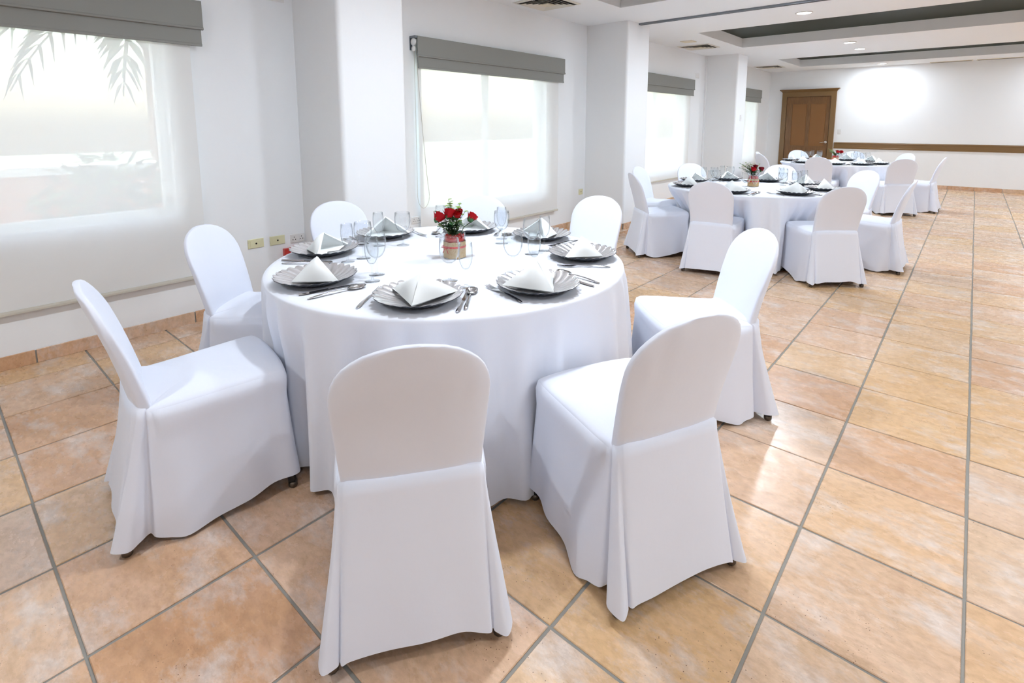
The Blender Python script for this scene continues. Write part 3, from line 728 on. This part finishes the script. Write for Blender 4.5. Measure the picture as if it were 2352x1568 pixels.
for k in range(5): leaf(CALYX, (0, 0, -.022), (cos(k*1.257), sin(k*1.257), 1.3), (0, 0, 1) if 0 else (sin(k), .3, 1), .032, .010)
CALYX.lathe([(.003, -.026), (.008, -.021), (.013, -.011), (.014, -.003)], 10)
CALYX = CALYX.mesh('rose_calyx', M_leaf, True)
def centrepiece(cx, cy, label, roses, sprigs, seed, breath=True):
    r = random.Random(seed); t = thing('flower_centrepiece', label, 'flowers', (cx, cy, .7503), 0, 'rose centrepieces')
    ob('vase', MB().lathe([(.001, .002), (.054, .002), (.0565, .006), (.0565, .128), (.055, .129), (.0540, .128), (.0540, .010), (.001, .008)], 32), M_glass, t, True)
    q = MB(); n = 40
    q.loops([[((.0582+.0006*sin(k*3+i))*cos(2*pi*k/n), (.0582+.0006*sin(k*3+i))*sin(2*pi*k/n), z+.002*sin(k*1.3)*(i in (0, 4))) for k in range(n)] for i, z in enumerate((.004, .025, .05, .07, .088))])
    wr = ob('burlap_wrap', q, M_burlap, t, True)
    rb_ = MB().lathe([(.0590, .056), (.0604, .058), (.0604, .064), (.0590, .066)], 32)
    for sg in (-1, 1): rb_.tube([(.0*sg, -.060, .061), (.022*sg, -.066, .068), (.030*sg, -.064, .060), (.012*sg, -.063, .058), (0, -.0605, .061)], .0022, 5); rb_.tube([(0, -.060, .060), (.012*sg, -.064, .045), (.02*sg, -.064, .032)], .002, 5)
    ob('ribbon', rb_, M_ribbon, wr, True)
    q = MB()
    for k in range(420):
        a, rr_ = r.uniform(0, 2*pi), .050*r.random()**.5; z = r.uniform(.10, .116)+.002
        s = .0042; c = Vector((rr_*cos(a), rr_*sin(a), z))
        q.add([c+Vector(v)*s for v in ((1, 0, 0), (-1, 0, 0), (0, 1, 0), (0, -1, 0), (0, 0, 1), (0, 0, -1))], [(0, 2, 4), (2, 1, 4), (1, 3, 4), (3, 0, 4), (2, 0, 5), (1, 2, 5), (3, 1, 5), (0, 3, 5)])
    q.lathe([(.001, .085), (.0525, .085), (.0525, .108), (.001, .108)], 24)
    g = ob('gel_beads', q, M_gel, t, True); g['kind'] = 'stuff'
    for (x, y, z, k, tx, ty) in roses:
        o = link('rose', ROSE[k], t, (x, y, z)); o.rotation_euler = (tx, ty, r.uniform(0, 6))
        c = link('calyx', CALYX, t, (x, y, z)); c.rotation_euler = (tx, ty, r.uniform(0, 6))
        ob('rose_stem', MB().tube([(x*.25, y*.25, .10), (x*.55, y*.55, lerp(.10, z, .55)), (x, y, z-.018)], .0022, 6), M_stem, t)
        q = MB()
        for s in range(3):
            a = r.uniform(0, 6.28); leaf(q, (x*.6, y*.6, lerp(.11, z, .55)), (cos(a), sin(a), .35), (0, 0, 1), .060, .021)
        ob('rose_leaf', q, M_leaf, t, True)
    for (dx, dy, h, kind) in sprigs:
        q = MB(); pts = [Vector((dx*s*s*.9+dx*.1*s, dy*s*s*.9+dy*.1*s, .10+(h-.10)*s)) for s in [i/8 for i in range(9)]]
        ob('sprig_stem', MB().tube([tuple(v) for v in pts], .0013, 5), M_stem, t)
        for i in range(2, 9):
            for s in range(4 if i < 8 else 3):
                a = r.uniform(0, 6.28); l = .034-.0018*i
                leaf(q, pts[i], (cos(a), sin(a), .5), (0, 0, 1), l, l*.48)
        ob('sprig_leaves', q, M_leaf2 if kind else M_leaf, t, True)
    if breath:
        q = MB(); qs = MB()
        for k in range(34):
            a = r.uniform(2.2, 6.6); rr_ = r.uniform(.02, .075); c = Vector((rr_*cos(a), rr_*sin(a), r.uniform(.155, .205)))
            qs.tube([(c.x*.3, c.y*.3, .11), (c.x*.8, c.y*.8, c.z-.02), tuple(c)], .0006, 3)
            for s in range(3):
                cc = c+Vector((r.uniform(-.007, .007), r.uniform(-.007, .007), r.uniform(-.007, .007))); s_ = .0034
                q.add([cc+Vector(v)*s_ for v in ((1, 0, 0), (-1, 0, 0), (0, 1, 0), (0, -1, 0), (0, 0, 1), (0, 0, -1))], [(0, 2, 4), (2, 1, 4), (1, 3, 4), (3, 0, 4), (2, 0, 5), (1, 2, 5), (3, 1, 5), (0, 3, 5)])
        g = ob('babys_breath', q, M_breath, t, True); g['kind'] = 'stuff'; ob('breath_stems', qs, M_stem, g)

def table(cx, cy, R, seed, tab, pulls, label, tlabel):
    t = thing('round_table', tlabel, 'table', (cx, cy, 0), 0, 'round banquet tables')
    ob('tabletop', MB().lathe([(.001, .72), (R-.015, .72), (R-.008, .727), (R-.008, .738), (R-.015, .745), (.001, .745)], 64), M_trunk, t)
    for k in range(4):
        a = pi/4+k*pi/2; ob('leg', MB().tube([(.55*cos(a), .55*sin(a), 0), (.55*cos(a), .55*sin(a), .722)], .016, 8), M_black, t)
    c = link('tablecloth', cloth_mesh(R, seed, pulls), None, (cx, cy, 0)); tag(c, label, 'tablecloth', 'round white tablecloths')

TABS = {1: (-.69*T, 3.62*T), 2: (-.30*T, 13.30*T), 3: (-.45*T, 24.45*T)}
TN = {1: 'table by yellow sockets', 2: 'middle table', 3: 'table by wooden door'}
def polar(t, ang, r, off=0):
    cx, cy = TABS[t]; return (cx/T+r*cos(rad(ang)), cy/T+r*sin(rad(ang)), ang+180+off)
CHAIRS = {1: [(-45, (1.51, 1.33, 144.4)), (0, (2.516, 2.80, 155.8)), (-90, (-1.227, .437, 80.2)), (-135, polar(1, -142.2, 2.88)), (180, polar(1, 174.5, 2.88)), (135, polar(1, 127, 2.73)), (90, polar(1, 92.5, 3.45)), (45, (2.0, 5.85, 226))],
          2: [(-135, (-2.46, 11.34, 45)), (180, polar(2, -178.8, 3.0)), (135, polar(2, 138.8, 3.2)), (-90, (-.31, 10.62, 97.5)), (-45, (1.98, 11.43, 131)), (0, (2.82, 13.80, 180)), (45, polar(2, 52, 3.3)), (90, polar(2, 93, 3.3))],
          3: [(-135, polar(3, -139, 3.0, 4)), (180, polar(3, -176, 2.85)), (135, polar(3, 128, 3.1)), (-90, polar(3, -91, 2.75)), (-45, (1.99, 22.34, 118)), (0, (2.96, 24.31, 177)), (45, polar(3, 47.5, 3.2)), (90, polar(3, 85.8, 3.0))]}
ORD = {1: 'white covered chair at %s of table by yellow sockets', 2: 'white covered chair at %s of the middle table', 3: 'white covered chair at %s of table by wooden door'}
for ti, lst in CHAIRS.items():
    cx, cy = TABS[ti]; pulls = []
    for seat, (x, y, f) in lst:
        chair(x, y, f, ORD[ti] % ('the '+SEATS[seat]), 'covered chairs around the %s' % TN[ti])
        d = math.hypot(x*T-cx, y*T-cy); fr_ = Vector((x*T+.57*cos(rad(f)), y*T+.57*sin(rad(f))))-Vector((cx, cy))
        pulls.append((math.atan2(fr_.y, fr_.x), max(.66, fr_.length-.008)))
    table(cx, cy, .880, 10+ti, TN[ti], pulls, 'floor length white cloth draped over the '+TN[ti], 'round banquet table under white cloth, the '+TN[ti])
PL = {1: {-45: -52.5, 0: -10.1, 45: 41, 90: 84, 135: 126.6, 180: 172.5, -135: -146.2, -90: -100.4},
      2: {-45: -38, 0: 10, 45: 52, 90: 92, 135: 130, 180: 172, -135: -140, -90: -88},
      3: {-45: -46, 0: -10, 45: 42, 90: 84, 135: 128, 180: -174, -135: -125, -90: -80}}
for ti in PL:
    rnd = random.Random(40+ti)
    for seat, a in PL[ti].items(): setting(*TABS[ti], a, 'the '+SEATS[seat], TN[ti], rnd, {-45: (-.205, .172, .198), 0: (-.155, .20, .255), -90: (-.245, .152, .215)}.get(seat, (-.192, .178, .215)) if ti == 1 else (-.192, .178, .215))
cx, cy = -.66*T, 3.67*T
centrepiece(cx, cy, 'burlap wrapped vase of red roses on table by yellow sockets',
    [(-.055, -.062, .205, 0, .5, -.5), (-.006, -.03, .225, 0, .45, -.1), (.022, .004, .222, 2, .3, .3), (.066, .058, .205, 2, .15, .75)],
    [(-.03, -.01, .30, 1), (.01, .03, .275, 1), (-.075, -.05, .235, 0), (.05, .03, .24, 1), (-.06, .02, .25, 0), (.04, -.05, .19, 0), (-.05, -.06, .17, 1), (-.02, -.04, .27, 1), (-.04, .01, .285, 1), (.03, .0, .265, 1), (.02, -.04, .175, 0), (-.02, -.06, .18, 0)], 1)
centrepiece(TABS[2][0]+.01, TABS[2][1]+.03, 'vase of red roses with ferny greenery on the middle table',
    [(0, -.03, .185, 0, .5, 0), (.01, .015, .215, 1, 0, .1), (.065, .05, .185, 1, .1, .7)],
    [(-.10, -.07, .24, 0), (-.085, -.09, .19, 0), (-.06, -.04, .25, 0), (-.11, -.04, .20, 0), (-.13, -.09, .205, 0), (-.07, -.10, .225, 0), (-.05, -.06, .22, 0), (-.12, -.10, .255, 1), (.045, .03, .25, 1), (-.07, -.08, .265, 1), (.03, .05, .2, 0), (-.04, -.02, .26, 1), (-.09, -.05, .17, 0)], 2, False)
centrepiece(TABS[3][0], TABS[3][1]+.05, 'vase of red roses with light greenery on table by wooden door',
    [(.03, -.01, .18, 0, .3, .5), (.075, .04, .175, 0, .2, .8), (.02, .03, .19, 1, 0, .2)],
    [(-.09, -.08, .23, 1), (-.07, -.09, .21, 1), (-.06, -.03, .22, 1), (-.09, -.03, .19, 0), (.03, .06, .18, 0), (-.10, -.10, .24, 1), (-.08, -.06, .20, 1), (.02, -.04, .17, 0)], 3, False)
